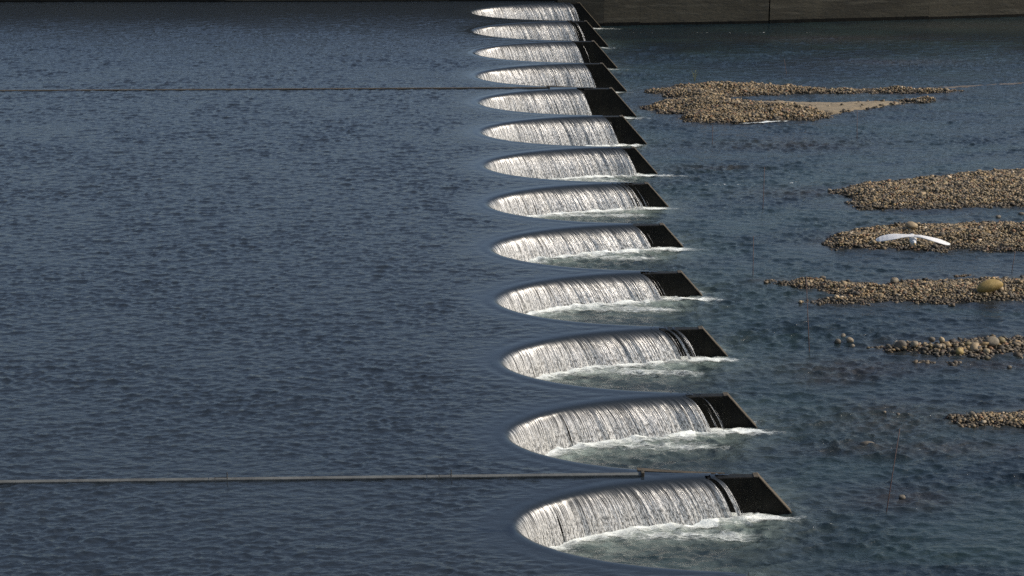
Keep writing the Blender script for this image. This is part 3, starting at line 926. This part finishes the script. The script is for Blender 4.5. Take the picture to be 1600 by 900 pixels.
boulder(1251, 474, .12, .1, .1, M_TAN, 'white stone at the tip of the lower spit of the boulder bar', 24, lift=.0)
boulder(1297, 300, .18, .15, .15, M_GREY, 'stone off the left tip of the broad gravel bar', 25, lift=-.02)
boulder(1286, 437, .20, .14, .15, M_DARK, 'dark stone on the thin point of the boulder bar', 26, lift=.04)
boulder(1399, 441, .26, .18, .2, M_GREY, 'grey stone on the back edge of the boulder bar', 27, lift=.12)

# foam line washing against the front of the horseshoe bar
ln = np.array([at(px, py)[:2] for px, py in [(1150,194.5),(1165,193.5),(1190,192.3),(1215,191),(1240,190.3)]])
t = np.linspace(0, 1, 90); LX = np.interp(t, np.linspace(0, 1, 5), ln[:, 0]); LY = np.interp(t, np.linspace(0, 1, 5), ln[:, 1])
wd = np.linspace(-1, 1, 9)
GX = np.repeat(LX[:, None], 9, 1); GY = LY[:, None]+wd[None]*.14*np.sin(np.pi*t)[:, None]**.5
V = tail_pts(GX, GY, .035).reshape(-1, 3)
dn = (1-wd[None]**2)*np.sin(np.pi*t)[:, None]**.4
tag(mesh_np('foam_line', V, grid_faces(90, 9), M_FOAM, attrs={'dens': np.clip(dn*.85, 0, 1).ravel()}), 'white line of foam along the front of the horseshoe gravel bar', 'foam', kind='stuff')

# sprig on the horseshoe bar
q = at(1085, 137)
s = empty('plant_sprig', (q[0], q[1], q[2]+.25)); tag(s, 'thin plant sprig on the back edge of the horseshoe gravel bar', 'plant')
o = BM()
for k in range(5):
    a = k*1.3
    o.tube([(0, 0, 0), (.04*math.cos(a), .04*math.sin(a), .22), (.16*math.cos(a), .16*math.sin(a), .42+.05*k)], [.008, .006, .003], 5)
o.build('stem', M_TWIG, s)
o = BM()
for k in range(14):
    a = k*2.4; h = .18+.022*k; rr = .03+.006*k
    x, y = rr*math.cos(a), rr*math.sin(a)
    b = len(o.v); o.v += [(x, y, h), (x+.03*math.cos(a+.5), y+.03*math.sin(a+.5), h+.03), (x+.07*math.cos(a), y+.07*math.sin(a), h+.05), (x+.03*math.cos(a-.5), y+.03*math.sin(a-.5), h+.02)]; o.f.append((b, b+1, b+2, b+3))
o.build('leaf', M_TWIG, s)['kind'] = 'stuff'

# ------------------------------------------------------------------ poles standing in the river
POLES = [((1398, 671), (1385, 800), 'thin reddish pole nearest the camera, leaning right, in open water'),
         ((1254, 432), (1264.5, 550), 'thin pole leaning left in front of the lower spit of the boulder bar'),
         ((1175, 369), (1176.5, 429), 'thin upright pole just left of the point of the boulder bar'),
         ((1192, 261), (1192, 327), 'thin upright pole left of the tip of the broad gravel bar'),
         ((1112.7, 195), (1113, 225), 'short thin pole in front of the left part of the horseshoe bar'),
         ((1337, 172), (1339, 217), 'thin pole in front of the sand spit of the horseshoe bar'),
         ((1584, 392), (1581, 424), 'short thin pole in the channel between egret and boulder bars'),
         ((1224, 92), (1229, 116), 'faint thin pole in the open water behind the horseshoe bar')]
for (a, b), (c, d_), lab in POLES:
    q = at(c, d_); zd = (q-CAM)@FW
    L = (d_-b)*zd/F_PX/math.cos(math.atan2(17, q[1]+39))
    dx = (a-c)*zd/F_PX
    o = BM(); o.tube([(-dx*.3, 0, -.3*L), (0, 0, 0), (dx, 0, L)], [.011, .011, .009], 6)
    po = o.build('marker_pole', M_POLE, None, smooth=True); po.location = tuple(q)
    tag(po, lab, 'pole', 'thin poles standing in the river')

# ------------------------------------------------------------------ egret gliding over the gravel bar
def loft(sections, n=14):
    """sections: (centre xyz, half width, half height); rings in the x-z plane along y"""
    V = []; Fq = []
    for c, a, b in sections:
        for t in range(n):
            w = 2*math.pi*t/n
            V.append((c[0]+a*math.cos(w), c[1], c[2]+b*math.sin(w)))
    for k in range(len(sections)-1):
        for t in range(n):
            u = (t+1) % n
            Fq.append((k*n+t, k*n+u, (k+1)*n+u, (k+1)*n+t))
    return V, Fq
def egret():
    d = FW+RT*(1426-800)/F_PX-UP*(366-450)/F_PX
    S = 1.45/(116/F_PX)                      # distance at which a 1.45 m wingspan measures 116 px
    q = CAM+d*S
    root = empty('egret', tuple(q)); tag(root, 'white egret gliding low over the gravel with both wings spread and drooping', 'bird')
    o = BM()
    secs = [((0, -.22, -.055), .012, .006), ((0, -.17, -.05), .045, .014), ((0, -.10, -.045), .05, .03), ((0, -.02, -.045), .062, .046), ((0, .07, -.06), .07, .06),
            ((0, .14, -.082), .072, .072), ((0, .20, -.10), .066, .068), ((0, .25, -.10), .052, .052), ((0, .28, -.085), .038, .042), ((0, .31, -.072), .030, .034), ((0, .35, -.066), .026, .028), ((0, .39, -.067), .012, .013), ((0, .40, -.067), .003, .003)]
    v, f = loft(secs); o.v += v; o.f += f
    o.f.append(tuple(range(14))[::-1])
    # wings: x outwards, tip droops; chord runs along y; thickness a real aerofoil
    def wing(sg, prof):
        n = 12; b = len(o.v)
        for (x, z, le, te, th, tw) in prof:
            for t in range(n):
                w = 2*math.pi*t/n
                te = te*.85; le = le*.85; tf = te-.016*abs(math.sin(x*38.0))*(x > .2)           # feather tips along the trailing edge
                cy = (le+tf)/2+(le-tf)/2*math.cos(w)
                cz = z+th*math.sin(w)*(1.0+.3*math.cos(w))-.72*tw*math.cos(w)+.018*(math.sin(w)**2)
                o.v.append((sg*x, cy+.19, cz))
        for k in range(len(prof)-1):
            for t in range(n):
                u = (t+1) % n
                fc = (b+k*n+t, b+k*n+u, b+(k+1)*n+u, b+(k+1)*n+t)
                o.f.append(fc if sg > 0 else fc[::-1])
        e = tuple(b+(len(prof)-1)*n+t for t in range(n)); o.f.append(e if sg > 0 else e[::-1])
    L = [(.0, .004, .05, -.07, .026, .006), (.12, .016, .08, -.09, .018, .012), (.24, .014, .12, -.13, .014, .024), (.36, .004, .16, -.17, .012, .045),
         (.48, -.015, .15, -.18, .010, .055), (.58, -.040, .12, -.18, .008, .055), (.66, -.064, .08, -.16, .007, .045), (.70, -.080, .03, -.12, .005, .03), (.725, -.09, -.02, -.08, .003, .012)]
    Rr = [(.0, .004, .05, -.07, .026, .006), (.12, .008, .08, -.09, .018, .010), (.24, -.012, .12, -.12, .014, .015), (.36, -.038, .16, -.15, .012, .022),
         (.48, -.068, .15, -.17, .010, .030), (.57, -.098, .12, -.17, .008, .030), (.64, -.122, .08, -.15, .007, .025), (.69, -.138, .02, -.12, .005, .016), (.715, -.146, -.03, -.08, .003, .008)]
    def dense(P):
        P = np.array(P); t = np.linspace(0, len(P)-1, 37)
        return [tuple(np.interp(t_, np.arange(len(P)), P[:, k]) for k in range(6)) for t_ in t]
    L, Rr = dense(L), dense(Rr)
    wing(1, L); wing(-1, Rr)
    body = o.build('body', M_FEATHER, root, smooth=True)
    s = body.modifiers.new('smooth', 'SUBSURF'); s.levels = s.render_levels = 1
    o = BM(); o.tube([(0, .39, -.067), (0, .45, -.073), (0, .50, -.081)], [.010, .007, .002], 8); o.build('beak', M_BEAK, root, smooth=True)
    for sg in (-1, 1):
        o = BM(); o.tube([(sg*.018, -.08, -.07), (sg*.016, -.22, -.085), (sg*.014, -.36, -.095), (sg*.014, -.44, -.095)], [.007, .005, .005, .006], 6); o.build('leg', M_LEG, root, smooth=True)
    root.rotation_euler = (0, 0, math.radians(174))
egret()

# ------------------------------------------------------------------ light
SUN_EL, SUN_AZ = math.radians(38), math.radians(91)       # azimuth from +y towards +x
sd = Vector((math.sin(SUN_AZ)*math.cos(SUN_EL), math.cos(SUN_AZ)*math.cos(SUN_EL), math.sin(SUN_EL)))
sl = bpy.data.lights.new('sun', 'SUN'); sl.energy = 4.1; sl.angle = math.radians(.53); sl.color = (1.0, .91, .78)
so = bpy.data.objects.new('sun', sl); COL.objects.link(so)
so.rotation_euler = (-sd).to_track_quat('-Z', 'Y').to_euler()
w = bpy.data.worlds.new('World'); scene.world = w; w.use_nodes = True
nt = w.node_tree; nt.nodes.clear()
sky = nt.nodes.new('ShaderNodeTexSky'); sky.sky_type = 'NISHITA'; sky.sun_disc = False
sky.sun_elevation = SUN_EL; sky.sun_rotation = SUN_AZ; sky.air_density = 1.0; sky.dust_density = 3.2; sky.ozone_density = 1.5
bg = nt.nodes.new('ShaderNodeBackground'); bg.inputs['Strength'].default_value = .145
ou = nt.nodes.new('ShaderNodeOutputWorld')
nt.links.new(sky.outputs[0], bg.inputs[0]); nt.links.new(bg.outputs[0], ou.inputs[0])

vs = scene.view_settings
vs.view_transform = 'Standard'; vs.look = 'None'; vs.exposure = .30; vs.gamma = 1.0
scene.display_settings.display_device = 'sRGB'
scene.cycles.max_bounces = 6
scene.cycles.sample_clamp_indirect = .7
scene.cycles.sample_clamp_direct = 6.0
scene.cycles.transparent_max_bounces = 8
scene.cycles.caustics_reflective = False; scene.cycles.caustics_refractive = False
scene.cycles.use_denoising = False
scene.cycles.denoiser = 'OPENIMAGEDENOISE'
scene.cycles.denoising_input_passes = 'RGB_ALBEDO_NORMAL'
scene.cycles.denoising_prefilter = 'ACCURATE'
